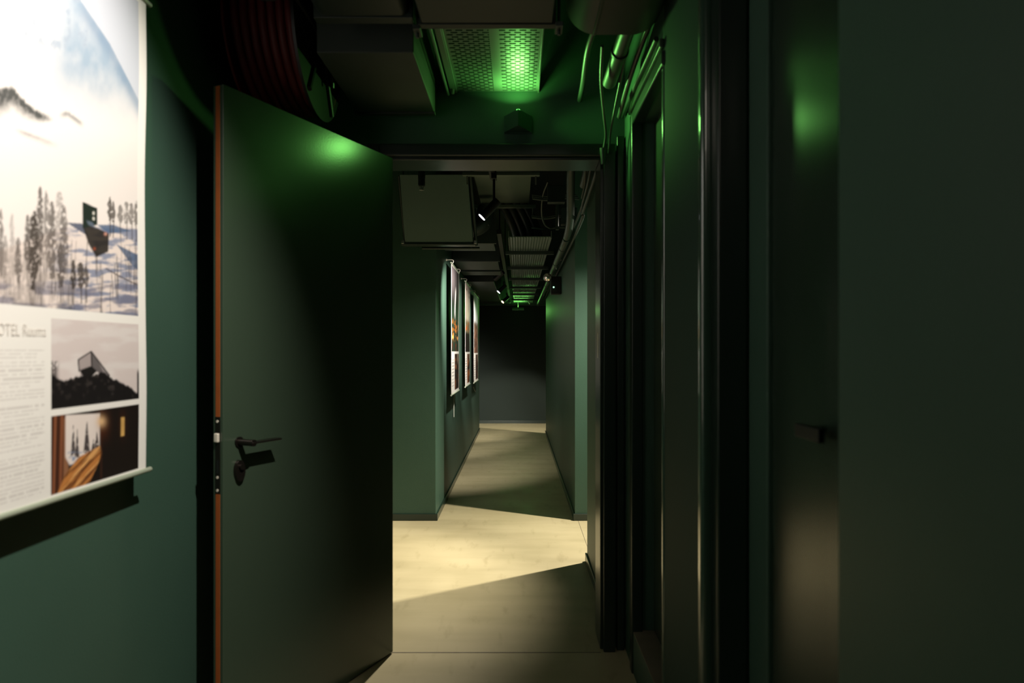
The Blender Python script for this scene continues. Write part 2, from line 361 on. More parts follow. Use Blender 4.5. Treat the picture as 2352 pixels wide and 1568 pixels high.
def near_print(Y, Z):
    # page drawn on a perspective-flattened sketch grid (x right, y down)
    x = 1190-1552.3/Y; y = 806-(Z-1.28)*1568/Y
    col = np.zeros(x.shape+(3,))+lin(PAPER)
    # --- landscape
    inb = (Y < 1.780) & (Z > 1.372) & (Z < 2.19)
    c = np.zeros_like(col)+lin((244, 238, 234))
    c = mixc(c, (238, 228, 222), sm(250, 430, y)*.6)
    ridge = np.where(x < 250, (x-185)*1.50+0, (x-250)*1.95+97)
    sky = sm(-3, 3, ridge-y)*sm(150, 190, x)
    shade = sm(-2, 3, y-ridge)*sm(90, 190, x+ .15*y)*(1-sm(120, 285, y-.25*(x-150)))
    tex = fbm(x/22, y/45, 3)
    c = mixc(c, (160, 178, 196), np.clip(shade*(.55+.7*tex), 0, 1))
    edge = np.exp(-((y-ridge-14)/26)**2)*(y > ridge)*sm(170, 200, x)
    c = mixc(c, (128, 150, 176), np.clip(edge*.65, 0, 1))
    c = mixc(c, (196, 203, 216), sky*.85)
    rk = sm(.58, .72, fbm(x/13, y/26, 9))*sm(130, 90, y-.2*x+20)*(x < 200)*(y < 190)
    c = mixc(c, (168, 180, 196), rk*.8)
    # brushed hills in the mist
    top = 199+np.where(x > 30, 92*(1-np.exp(-(x-30)/62)), (30-x)*.12)
    hill = sm(-6, 8, y-top+12*fbm(x/3, y/9, 71)-6)*sm(84-.6*x, 6, y-top)*sm(128, 96, x)
    c = mixc(c, (66, 68, 68), np.clip(hill*(.55+1.3*fbm(x/4, y/8, 5)), 0, 1)*.95)
    top = 257+(x > 156)*(x-156)*.72+(x < 156)*(156-x)*.2
    c = mixc(c, (84, 84, 88), sm(-5, 5, y-top+6*fbm(x/3, y/6, 75)-3)*sm(17, 0, y-top)*sm(132, 152, x)*sm(196, 180, x)*.75)
    top = 294+(x-35)*.38
    c = mixc(c, (110, 100, 104), sm(-4, 3, y-top)*sm(16, 0, y-top)*sm(25, 60, x)*sm(142, 100, x)*.5*(.4+fbm(x/6, y/5, 73)))
    # snow field with blue shadow bands
    gy = 520+np.where(x < 150, (150-x)*.35, 0)-(x > 250)*(8-(x-250)*.16)
    g = sm(-2, 6, y-gy)
    c = mixc(c, (236, 222, 214), g)
    bands = fbm(x/34+y/60, y/9, 11)
    c = mixc(c, (120, 132, 160), g*sm(.44, .66, bands)*sm(100, 210, x+ .2*(y-500))*.85)
    c = mixc(c, (110, 112, 134), g*sm(.42, .6, fbm(x/50, y/16, 15))*sm(640, 660, y)*.7)
    c = mixc(c, (62, 76, 104), poly(x, y, [(152, 511), (190, 513), (206, 545), (180, 528)])*.9)
    c = mixc(c, (84, 106, 138), poly(x, y, [(225, 516), (262, 516), (304, 530), (250, 536)])*.9)
    c = mixc(c, (88, 108, 138), poly(x, y, [(250, 536), (268, 560), (318, 585), (318, 618), (250, 580)])*.9)
    c = mixc(c, (70, 60, 62), sm(2.6, .8, np.abs(y-(616+(x-244)*.62-((x-244)/74)**2*8)))*sm(242, 246, x)*.8)
    # trees
    rng = np.random.RandomState(4)
    ink = np.zeros_like(x)
    leaf = fbm(x/4.2, y/6.0, 21)
    def tree(tx, ty, by, wd, a):
        nonlocal ink
        h = np.clip((y-ty)/(by-ty), 0, 1); inside = (y > ty) & (y < by)
        wv = wd*h**.36*(1-.6*sm(.6, 1, h))*(.35+1.3*fbm(y/9.+tx, (x > tx)*9.3+tx, int(tx)+2))
        m = sm(1.15, .55, np.abs(x-tx)/np.maximum(wv, .5))*inside*sm(.36, .56, leaf+.14*a)
        tr = sm(2.0, .8, np.abs(x-tx-1.2*np.sin(y/30+tx)))*(y > ty+10)*(y < by+36)
        ink = np.maximum(ink, np.clip(a*m, 0, 1)); ink = np.maximum(ink, tr*a*.8)
    for t in ((93, 428, 610, 12, .85), (107, 437, 600, 10, .7), (120, 462, 640, 16, .8), (138, 440, 590, 18, .45), (146, 470, 640, 16, .75), (80, 484, 640, 20, .95), (64, 492, 620, 12, .85),
              (42, 545, 650, 12, .8), (28, 490, 640, 9, .4), (2, 480, 640, 10, .75), (12, 540, 650, 10, .6), (75, 560, 665, 14, .95), (140, 560, 660, 15, .85), (169, 596, 664, 10, .95), (186, 602, 662, 14, .9), (198, 610, 660, 10, .85),
              (254, 452, 507, 7, .9), (262, 462, 510, 7, .85), (278, 470, 512, 9, .7), (292, 462, 514, 10, .65), (304, 466, 515, 9, .7), (315, 460, 518, 8, .75), (300, 560, 640, 7, .4), (313, 555, 700, 6, .4), (232, 600, 690, 7, .4)):
        tree(*t)
    for k in range(95):
        tx = rng.uniform(0, 170) if k < 70 else rng.uniform(150, 318); t0 = rng.uniform(540, 660); b0 = t0+rng.uniform(40, 130)
        ink = np.maximum(ink, sm(1.6, .4, np.abs(x-tx-2*np.sin(y/25+k)))*sm(t0, t0+12, y)*sm(b0, b0-12, y)*rng.uniform(.25, .75))
    thick = sm(.42, .62, fbm(x/9, y/22, 31))*sm(560, 600, y)*sm(190, 140, x)*.35
    ink = np.maximum(ink, thick)
    c = mixc(c, (62, 54, 48), ink)
    # standing mirror-clad cabin
    c = mixc(c, (44, 38, 34), poly(x, y, [(192, 522), (210, 516), (240, 530), (252, 536), (250, 578), (222, 590), (204, 560)], 2)*.97)
    c = mixc(c, (36, 46, 40), poly(x, y, [(191, 463), (225, 478), (225, 516), (191, 524)], 1))
    for yy in (489, 502): c = mixc(c, (214, 210, 200), poly(x, y, [(214, yy-4), (219, yy-3), (219, yy+4), (214, yy+3)], 1))
    c = mixc(c, (110, 122, 140), poly(x, y, [(200, 506), (214, 510), (222, 524), (204, 516)], 2)*.7)
    c = mixc(c, (220, 160, 140), np.exp(-((x-244)**2+(y-537)**2)/12.)); c = mixc(c, (170, 80, 50), np.exp(-((x-218)**2+(y-571)**2)/8.))
    col = np.where(inb[..., None], c, col)
    # --- second picture: dark hill with a cantilevered box
    inb = (Y > 1.447) & (Y < 1.780) & (Z > 1.156) & (Z < 1.349)
    c = np.zeros_like(col)+lin((218, 206, 202))
    c = mixc(c, (226, 218, 214), sm(.4, .7, fbm(x/60, y/20, 41)))
    hl = 868+6*np.sin(x/23)+9*fbm(x/7, x*0, 43)-14*sm(150, 175, x)*sm(260, 235, x)+12*sm(230, 318, x)-6*sm(150, 110, x)+12*sm(0, 40, x-280)
    c = mixc(c, (150, 142, 142), poly(x, y, [(211, 808), (252, 862), (240, 868), (211, 846)]))
    c = mixc(c, (172, 160, 158), poly(x, y, [(180, 826), (209, 809), (209, 850), (184, 864)]))
    c = mixc(c, (104, 98, 98), poly(x, y, [(209, 810), (222, 824), (238, 858), (218, 852), (210, 846)]))
    c = mixc(c, (28, 26, 26), poly(x, y, [(182, 850), (209, 840), (222, 852), (206, 868), (192, 868)]))
    for a, b_ in (((179, 826), (209, 807)), ((209, 807), (250, 862)), ((179, 826), (181, 852)), ((209, 807), (210, 842))):
        dx, dy = b_[0]-a[0], b_[1]-a[1]; l2 = dx*dx+dy*dy; t = np.clip(((x-a[0])*dx+(y-a[1])*dy)/l2, 0, 1)
        c = mixc(c, (40, 36, 36), sm(2.2, .8, np.hypot(x-a[0]-t*dx, y-a[1]-t*dy)))
    tl = sm(.5, .65, fbm(x/3, y/5, 45)+.3*sm(825, 860, y))*sm(17, 3, np.abs(x-122))*sm(815, 835, y)
    c = mixc(c, (60, 54, 54), np.clip(tl, 0, 1)*.85)
    tl = sm(4, 1, np.abs(x-316))*sm(843, 860, y); c = mixc(c, (50, 46, 46), tl)
    hill = sm(-2, 3, y-hl)
    c = mixc(c, (24, 21, 22), hill); c = mixc(c, (62, 56, 54), hill*sm(.56, .75, fbm(x/8, y/9, 47))*sm(930, 890, y)*.7)
    col = np.where(inb[..., None], c, col)
    # --- third picture: dark timber interior with a window
    inb = (Y > 1.447) & (Y < 1.780) & (Z > .975) & (Z < 1.1415)
    c = np.zeros_like(col)+lin((26, 18, 16))
    c = mixc(c, (92, 52, 34), poly(x, y, [(112, 900), (150, 900), (150, 1150), (112, 1150)], 2))
    for k, xx in enumerate((118, 126, 133, 141)): c = mixc(c, (150, 92, 62) if k % 2 else (52, 28, 20), sm(3.2, .5, np.abs(x-xx-(y-1000)*-.02)))
    c = mixc(c, (150, 104, 74), poly(x, y, [(146, 960), (156, 960), (158, 1110), (146, 1120)], 3))
    win = poly(x, y, [(150, 953), (229, 949), (228, 1042), (160, 1068), (150, 1050)], 2)
    c = mixc(c, (238, 226, 218), win)
    for tx, ty, by, wd in ((168, 976, 1046, 7), (177, 984, 1050, 6), (199, 962, 1040, 9), (222, 990, 1034, 8), (214, 1008, 1036, 6)):
        h = np.clip((y-ty)/(by-ty), 0, 1); m = sm(1.1, .6, np.abs(x-tx)/np.maximum(wd*h, .6))*(y > ty)*(y < by)*sm(.2, .45, fbm(x/3, y/4, 51))
        c = mixc(c, (74, 66, 66), m*win)
    c = mixc(c, (150, 160, 184), win*sm(1034, 1042, y)*sm(.45, .6, fbm(x/8, y/6, 53)))
    tab = poly(x, y, [(132, 1132), (150, 1090), (180, 1050), (229, 1024), (234, 1040), (224, 1068), (204, 1110), (150, 1135)], 2)
    c = mixc(c, (196, 128, 66), tab)
    st = sm(.55, .7, fbm((x+.9*y)/6, (x-.3*y)/60, 55)); c = mixc(c, (92, 48, 26), tab*st*.85)
    c = mixc(c, (232, 176, 110), tab*sm(.62, .75, fbm((x+.9*y)/5, (x-.3*y)/50, 57))*.8)
    c = mixc(c, (60, 34, 24), sm(236, 233, x)*sm(229, 231, x)*(y < 1120)*.8)
    c = mixc(c, (255, 214, 160), np.exp(-((x-232)**2+((y-968)*.8)**2)/90.)); c = mixc(c, (120, 60, 30), np.exp(-((x-236)**2/200.+(y-975)**2/900.))*.35)
    c = mixc(c, (236, 190, 110), poly(x, y, [(277, 958), (285, 958), (285, 1000), (277, 1002)], 1.5)); c = mixc(c, (90, 45, 20), np.exp(-((x-281)**2/60.+(y-975)**2/700.))*.35)
    col = np.where(inb[..., None], c, col)
    # --- text column: faint grey lines
    t = (Y > 1.075) & (Y < 1.428) & (Z < 1.282) & (Z > .985)
    row = (Z*1000/8.2) % 1; rown = np.floor(Z*1000/8.2)
    para = (np.abs(Z-1.178) > .006) & (np.abs(Z-1.078) > .006)
    word = vnoise(Y*260, rown*7.3, 61) > .28
    ragged = Y < 1.425-.05*vnoise(rown*3.1, rown*0, 63)*(np.mod(rown, 7) < 2)
    tx = t & (row > .25) & (row < .62) & para & word & ragged
    col = mixc(col, (178, 170, 166), tx*.42)
    return col
def grid_poster(name, parent, X, y0, y1, z0, z1, ny, nz, fn, curl=.004):
    Y, Z = np.meshgrid(np.linspace(y0, y1, ny), np.linspace(z0, z1, nz))
    v = (Z-z0)/(z1-z0)
    Xg = X + curl*np.sin(v*9.)*np.clip((Y-y0)/(y1-y0), 0, 1)**2 * np.sin(math.pi*v)
    Yg = Y + curl*.8*np.sin(v*14+1)*np.clip((Y-y0)/(y1-y0), 0, 1)**4*np.sin(math.pi*v)
    co_ = np.stack([Xg, Yg, Z], -1).reshape(-1, 3)
    idx = np.arange(ny*nz).reshape(nz, ny)
    q = np.stack([idx[:-1, :-1], idx[:-1, 1:], idx[1:, 1:], idx[1:, :-1]], -1).reshape(-1, 4)
    me = bpy.data.meshes.new(name); me.vertices.add(len(co_)); me.vertices.foreach_set('co', co_.ravel())
    me.loops.add(q.size); me.loops.foreach_set('vertex_index', q.ravel().astype(np.int32))
    me.polygons.add(len(q)); me.polygons.foreach_set('loop_start', np.arange(0, q.size, 4, dtype=np.int32)); me.polygons.foreach_set('loop_total', np.full(len(q), 4, dtype=np.int32))
    me.update(); me.validate()
    a = me.color_attributes.new('ink', 'FLOAT_COLOR', 'POINT')
    c = np.ones((len(co_), 4)); c[:, :3] = fn(Y, Z).reshape(-1, 3); a.data.foreach_set('color', c.ravel())
    me.polygons.foreach_set('use_smooth', np.ones(len(q), dtype=bool))
    me.materials.append(M['print'])
    o = bpy.data.objects.new(name, me); C.objects.link(o); o.parent = parent; o.location = -Vector(parent.location)
    sol = o.modifiers.new('thickness', 'SOLIDIFY'); sol.thickness = .0006
    return o
def poster(X, Xw, y0, y1, z0, z1, label, fn, ny, nz, group, rr=.006, curl=.004):
    p = thing('poster', (X, (y0+y1)/2, z0), label, 'poster', group)
    grid_poster('paper', p, X, y0, y1, z0, z1, ny, nz, fn, curl)
    make('bottom_rod', T([(X, y0-.018, z0-.003), (X, y1+.020, z0-.003)], rr, 14), 'rod', p, smooth=True)
    make('top_rod', T([(X, y0-.018, z1+.003), (X, y1+.020, z1+.003)], rr, 14), 'rod', p, smooth=True)
    for yy in (y0+.05, y1-.03):
        h = bmesh.new(); tube(h, curve([(Xw+.006, yy, z1+.035), (X+.006, yy, z1+.034), (X+.012, yy, z1+.018), (X, yy, z1-.004)], 5), .0032, 8)
        make('hook', h, 'steel', p, smooth=True)
        h = bmesh.new(); tube(h, [(Xw+.0005, yy, z1+.035), (Xw+.008, yy, z1+.035)], .010, 12)
        make('hook_base', h, 'steel', p, smooth=True)
    return p
PX = -.99
pn = poster(PX, XL, 1.045, 1.816, .966, 2.206, 'largest and nearest poster of snowy forest pictures hanging on the left wall', near_print, 330, 520, None, .0065, .004)
# heading lettering printed on the near poster
fc = bpy.data.curves.new('heading', 'FONT'); fc.body = 'HOTEL Ruuma'; fc.size = .034; fc.align_x = 'RIGHT'
fo = bpy.data.objects.new('heading_lettering', fc); C.objects.link(fo)
mh = mat('faint_grey_ink', s2l((222, 216, 208)), .6)
bpy.context.view_layer.update()
me = bpy.data.meshes.new_from_object(fo.evaluated_get(bpy.context.evaluated_depsgraph_get())); bpy.data.objects.remove(fo)
me.transform(Matrix.Translation((PX+.0016, 1.430, 1.3105)) @ Matrix.Rotation(R(90), 4, 'Z') @ Matrix.Rotation(R(90), 4, 'X') @ Matrix.Scale(.72, 4, (1, 0, 0)))
me.materials.clear(); me.materials.append(mh)
fo = bpy.data.objects.new('heading_lettering', me); C.objects.link(fo); fo.parent = pn; fo.location = -Vector(pn.location)

def far_print(style, y0, y1, z0, z1):
    def fn(Y, Z):
        u = (Y-y0)/(y1-y0); v = (z1-Z)/(z1-z0)       # page coordinates, v down
        col = np.zeros(u.shape+(3,))+lin(PAPER)
        main = (u > .03) & (u < .955) & (v > .012) & (v < .672)
        t = v/.672
        n = fbm(u*14, v*34, style*7); n2 = fbm(u*5, v*9, style*11+1)
        if style == 1:
            c = np.zeros_like(col)+lin((20, 22, 20))
            c = mixc(c, (150, 138, 142), sm(.5, 0, t)*sm(1, .3, u)*.7)
            c = mixc(c, (46, 70, 52), sm(.35, .6, t)*.6)
            c = mixc(c, (225, 222, 218), sm(.10, .03, np.abs(u-.50-.05*np.sin(t*9)))*sm(.2, .3, t)*sm(.64, .52, t))
            c = mixc(c, (236, 132, 44), sm(.5, .62, n)*sm(.60, .66, t)*sm(.90, .82, t))
            c = mixc(c, (255, 190, 110), sm(.62, .7, n)*sm(.74, .78, t)*sm(.88, .84, t))
            c = mixc(c, (120, 44, 24), sm(.5, .7, n)*sm(.88, .92, t)*.8)
        elif style == 2:
            c = np.zeros_like(col)+lin((206, 188, 176))
            c = mixc(c, (238, 226, 200), sm(.15, .5, t)*sm(.4, .6, n2))
            c = mixc(c, (88, 60, 54), sm(.55, .7, n)*sm(.3, .05, t))
            c = mixc(c, (96, 92, 50), sm(.50, .58, t)*.8); c = mixc(c, (214, 110, 40), sm(.5, .62, n)*sm(.50, .6, t)*sm(.75, .66, t))
            c = mixc(c, (34, 26, 22), sm(.68, .74, t))
        else:
            c = np.zeros_like(col)+lin((226, 232, 236))
            c = mixc(c, (96, 68, 56), sm(.48, .58, t+.1*n)); c = mixc(c, (176, 126, 100), sm(.5, .65, n)*sm(.52, .6, t))
            c = mixc(c, (40, 30, 28), sm(.46, .60, n2)*sm(.6, .7, t)*.7)
        col = np.where(main[..., None], c, col)
        low = (u > .42) & (u < .955) & (v > .690) & (v < .975)
        c = np.zeros_like(col)+lin((38, 26, 22)); 
        c = mixc(c, (150, 96, 60), sm(.5, .68, n)*.6); c = mixc(c, (178, 160, 136), sm(.08, .03, np.abs(u-.78))*sm(.80, .72, v)*.7)
        c = mixc(c, (30, 24, 22), sm(.012, .006, np.abs(v-.83)))
        if style == 2: c = mixc(c, (190, 110, 50), sm(.5, .62, n2)*.7)
        col = np.where(low[..., None], c, col)
        row = (v*120) % 1
        tx = (u > .05) & (u < .36) & (v > .73) & (v < .96) & (row > .3) & (row < .65)
        return mixc(col, (150, 144, 138), tx*.6)
    return fn
GP = 'posters along the left corridor wall'
for st, y0, y1, z0, z1, lab in ((1, 5.83, 6.58, .905, 2.03, 'far corridor poster with white streak and glowing orange lights'),
                                (2, 7.36, 8.08, .895, 2.03, 'far corridor poster of pale mist above orange tones, between the other two'),
                                (3, 8.80, 9.72, .872, 2.03, 'most distant corridor poster with bright pale sky above brown land')):
    poster(CXL+.05, CXL, y0, y1, z0, z1, lab, far_print(st, y0, y1, z0, z1), 70, 160, GP, .007, .003)
tag(make('hanging_cord', T(curve([(CXL+.02, 6.46, .90), (CXL+.012, 6.47, .80), (CXL+.012, 6.47, .655)]), .004, 8), 'cable', smooth=True), 'thin pale cord hanging below the first corridor poster', 'cord')
tag(make('hanging_cord', T(curve([(CXL+.02, 9.2, .80), (CXL+.012, 9.5, .74), (CXL+.012, 9.75, .70)]), .003, 8), 'cable', smooth=True), 'short slanting cord below the most distant poster', 'cord')

# ------------------------------------------------------------------ overhead, near room
def perforated(name, parent, x0, x1, y0, y1, z, ribs=(), pitch=.0172, slot=.024, gap=.013, th=.0015, m='tray'):
    bm = bmesh.new(); n = int((y1-y0)/pitch)
    def pan(a, b, c, d_): box(bm, a, b, c, d_, z, z+th)
    edges = [x0]+[r for rr_ in ribs for r in (rr_-.010, rr_+.010)]+[x1]
    for i in range(n):
        ya = y0+i*pitch; pan(x0, x1, ya, ya+pitch*.45)
        yb, yc = ya+pitch*.45, ya+pitch
        for k in range(0, len(edges), 2):
            a, b = edges[k], edges[k+1]
            xx = a; off = (slot+gap)*(.5 if i % 2 else 0)+.006; s = a+off-(slot+gap); last = a
            while s < b:
                p, q = max(s, a+.008), min(s+slot, b-.008)
                if q > p+.004: pan(last, p, yb, yc); last = q
                s += slot+gap
            pan(last, b, yb, yc)
        for r in ribs: pan(r-.010, r+.010, yb, yc)
    pan(x0, x1, y0+n*pitch, y1)
    return make(name, bm, m, parent)
t = thing('cable_tray', (-.09, 2.6, 2.4), 'perforated cable tray glowing green above the open doorway', 'cable tray')
perforated('tray_base', t, -.262, .084, 2.20, 2.945, 2.40, ribs=(-.085,))
make('side_rail', B((-.268, -.262, 2.20, 2.945, 2.392, 2.455), (-.290, -.268, 2.20, 2.945, 2.392, 2.396)), 'tray', t, bevel=.001)
make('side_rail', B((.084, .090, 2.20, 2.945, 2.392, 2.455)), 'tray', t, bevel=.001)
make('support_strut', T([(-.30, 2.2, 2.38), (-.30, 2.93, 2.38)], .006, 8), 'tray', t, smooth=True)
make('bolt', T([(-.277, 2.90, 2.372), (-.277, 2.90, 2.40)], .006, 8), 'galv', t, smooth=True)
# added wedge housing, shaped to hide the inferred green exit light from view
e = thing('exit_lamp', (0, 2.95, 2.21), 'added dark wedge housing for the unseen green exit light above the doorway', 'lamp')
o = bmesh.new(); prism(o, [(-.060, 2.938), (.060, 2.938), (0, 2.842)], 'z', 2.220, 2.290)
make('lamp_body', o, 'wall', e, bevel=.001)
make('wall_mount', B((-.06, .06, 2.938, 2.95, 2.217, 2.292)), 'wall', e, bevel=.002)
# ducts
def duct(name, label, x0, x1, y0, y1, z0, z1, m='duct', rad=.0, parts=()):
    t = thing(name, ((x0+x1)/2, y0, z0), label, 'duct')
    bm = bmesh.new()
    if rad:
        o = []
        for cx, cz, a0 in ((x1-rad, z1-rad, 0), (x0+rad, z1-rad, 90), (x0+rad, z0+rad, 180), (x1-rad, z0+rad, 270)):
            for k in range(9):
                a = R(a0+k*90/8); o.append((cx+rad*math.cos(a), cz+rad*math.sin(a)))
        prism(bm, o, 'y', y0, y1)
    else: box(bm, x0, x1, y0, y1, z0, z1)
    make('duct_body', bm, m, t, smooth=True) if rad else make('duct_body', bm, m, t, bevel=.004)
    for p in parts: make('flange', B(p), m, t, bevel=.002)
    return t
duct('air_duct', 'square dark duct box left of the green-lit tray', -.68, -.352, 2.30, 2.90, 2.285, 2.88, 'tray2', .0, [(-.69, -.350, 2.87, 2.90, 2.278, 2.29)])
duct('air_duct', 'broad duct crossing the top centre edge above the doorway', -.302, .108, 1.75, 2.155, 2.30, 2.7, 'ductnear', 0, [(-.312, .118, 2.125, 2.155, 2.296, 2.72)])
duct('air_duct', 'rounded duct in the top right above the pipes', .150, .455, 1.75, 2.16, 2.28, 2.75, 'ductnear', .10, [(.235, .245, 1.8, 2.15, 2.272, 2.285)])
duct('air_duct', 'shallow duct at the top left beside the red hose reel', -.62, -.335, 1.75, 2.14, 2.31, 2.6, 'ductnear', .03, [(-.63, -.325, 2.10, 2.14, 2.305, 2.62)])
duct('air_duct', 'round duct at the very top left above the reel', -.86, -.64, 1.7, 2.05, 2.33, 2.60, 'ductnear', .11)
for x, y in ((-.318, 2.16), (.128, 2.14)):
    tb = thing('hanger_bracket', (x, y, 2.3), 'small hanger bracket %s of the broad top duct' % ('left' if x < 0 else 'right'), 'bracket')
    make('threaded_rod', T([(x, y, 2.27), (x, y, 2.89)], .005, 8), 'pipe', tb, smooth=True)
    make('channel', B((x-.012, x+.012, y-.03, y+.03, 2.285, 2.300)), 'pipe', tb, bevel=.002)
# hose reel
hy, hz = 2.52, 2.44
t = thing('fire_hose_reel', (-.85, hy, hz), 'dark red fire hose reel mounted high behind the open door', 'hose reel')
rb = bmesh.new()
def disc(bm, xa, xb, r, n=48): tube(bm, [(xa, hy, hz), (xb, hy, hz)], r, n)
o = bmesh.new(); disc(o, -0.970, -0.962, .300); make('drum_flange', o, 'red', t, smooth=True)
o = bmesh.new(); disc(o, -0.742, -0.732, .300); make('drum_flange', o, 'black', t, smooth=True)
o = bmesh.new(); disc(o, -0.962, -0.742, .17); make('drum_core', o, 'black', t, smooth=True)
hp = []
for layer, rr_ in enumerate((.205, .240, .270)):
    for k in range(0, 7*24):
        a = 2*math.pi*k/24; xx = -0.952+.030*(k/24) if layer % 2 == 0 else -0.952+.030*(7-k/24)
        hp.append((xx, hy+rr_*math.cos(a), hz+rr_*math.sin(a)))
make('hose', T(hp, .0145, 10), 'redhose', t, smooth=True)
o = bmesh.new(); disc(o, -0.732, -0.702, .055, 24); make('axle_cap', o, 'black', t, smooth=True)
o = bmesh.new()
for k in range(6):
    a = 2*math.pi*k/6; tube(o, [(-0.728, hy+.05*math.cos(a), hz+.05*math.sin(a)), (-0.728, hy+.285*math.cos(a), hz+.285*math.sin(a))], .010, 8)
make('spokes', o, 'black', t, smooth=True)
make('wall_bracket', B((XL, -0.972, hy-.04, hy+.04, hz-.12, hz+.12)), 'red', t, bevel=.003)
o = bmesh.new(); tube(o, curve([(-0.705, hy, hz-.03), (-0.695, hy+.03, hz-.10), (-0.700, hy+.05, hz-.17)], 5), .008, 8); make('inlet_valve', o, 'frame', t, smooth=True)
# pipes, right near side
t = thing('pipe', (.33, 2.2, 2.31), 'thick painted pipe stub ending above the doorway right side', 'pipe')
make('pipe_run', T([(.353, 2.17, 2.318), (.353, 2.64, 2.318)], .026, 20), 'pipe', t, smooth=True)
make('coupling', T([(.353, 2.36, 2.318), (.353, 2.375, 2.318)], .031, 20), 'black', t, smooth=True)
tag(make('pipe', T(curve([(.26, 2.17, 2.395), (.262, 2.30, 2.385), (.25, 2.45, 2.36), (.262, 2.75, 2.36), (.265, 2.94, 2.36)]), .011, 12), 'pipe', smooth=True), 'thin bent pipe left of the thick pipe stub', 'pipe')
tag(make('cable', T(curve([(.29, 2.35, 2.33), (.31, 2.55, 2.29), (.345, 2.75, 2.24), (.365, 2.84, 2.18), (.36, 2.88, 2.12), (.365, 2.89, 2.10)]), .006, 10), 'pipe', smooth=True), 'slack cable sagging towards the doorway corner', 'cable')
tag(make('cable_gland', T([(.357, 2.875, 2.135), (.360, 2.885, 2.07)], [.014, .009], 14), 'pipe', smooth=True), 'small cable plug above the right frame corner', 'gland')
tag(make('conduit', T(curve([(.44, 2.17, 2.37), (.435, 2.4, 2.36), (.42, 2.6, 2.30), (.415, 2.80, 2.24)]), .010, 10), 'pipe', smooth=True), 'conduit bending down beside the service door head', 'conduit')
tag(make('conduit', T([(.446, 2.2, 2.285), (.446, 2.93, 2.285)], .009, 10), 'pipe', smooth=True), 'straight conduit just above the service door head', 'conduit')
tag(make('cable', T(curve([(.39, 2.3, 2.42), (.394, 2.6, 2.33), (.385, 2.82, 2.2), (.385, 2.9, 2.12)]), .005, 10), 'cable' if False else 'pipe', smooth=True), 'thin cable dropping to the right frame corner', 'cable')

# ------------------------------------------------------------------ overhead, beyond the doorway
# big bulkhead panel
t = thing('acoustic_panel', (-.6, 4.95, 2.1), 'large square grey-green panel hanging left inside the doorway', 'panel')
bm = bmesh.new(); vs = []
for yy, dz in ((4.60, 0), (4.66, 0)):
    vs += [bm.verts.new(p) for p in ((-.80, yy+.22, 2.045), (-.318, yy+.22, 2.045), (-.340, yy, 2.47), (-.80, yy, 2.47))]
for f in ((0, 1, 2, 3), (7, 6, 5, 4), (0, 4, 5, 1), (1, 5, 6, 2), (2, 6, 7, 3), (3, 7, 4, 0)): bm.faces.new([vs[i] for i in f])
make('panel_face', bm, 'panel', t, bevel=.004)
make('edge_rail', B((-.825, -.300, 4.815, 4.90, 2.028, 2.046)), 'pipe', t, bevel=.004)
make('edge_rail', T([(-.300, 4.90, 2.04), (-.325, 4.64, 2.47)], .012, 10), 'pipe', t, smooth=True)
make('edge_rail', T([(-.812, 4.90, 2.04), (-.812, 4.64, 2.47)], .008, 10), 'pipe', t, smooth=True)
for x in (-.78, -.36): make('hanger_rod', T([(x, 4.64, 2.46), (x, 4.64, H)], .004, 8), 'pipe', t, smooth=True)
for x in (-.812, -.302): make('corner_clip', B((x-.010, x+.010, 4.80, 4.818, 2.035, 2.060)), 'galv', t, bevel=.003)
t = thing('pipe', (-.5, 4.98, 2.03), 'thin horizontal pipe under the square hanging panel', 'pipe')
make('pipe_run', T([(-.70, 4.98, 2.03), (-.28, 4.98, 2.03)], .010, 10), 'pipe', t, smooth=True)
make('hanger_rod', T([(-.34, 4.96, 2.03), (-.34, 4.96, H)], .004, 8), 'pipe', t, smooth=True)
# sprinkler
t = thing('sprinkler_head', (-.53, 3.75, 2.2), 'small sprinkler head hanging in front of the square panel', 'sprinkler')
make('pipe_drop', T([(-.53, 3.75, 2.19), (-.53, 3.75, 2.89)], .019, 18), 'pipe', t, smooth=True)
make('coupling', T([(-.53, 3.75, 2.185), (-.53, 3.75, 2.26)], [.017, .021], 18), 'pipe', t, smooth=True)
o = bmesh.new(); tube(o, [(-.540, 3.75, 2.185), (-.536, 3.75, 2.165)], .002, 6); tube(o, [(-.520, 3.75, 2.185), (-.524, 3.75, 2.165)], .002, 6); tube(o, [(-.53, 3.75, 2.166), (-.53, 3.75, 2.163)], .014, 20)
make('deflector', o, 'galv', t, smooth=True)
make('glass_bulb', T([(-.53, 3.75, 2.185), (-.53, 3.75, 2.168)], .0025, 8), 'galv', t, smooth=True)
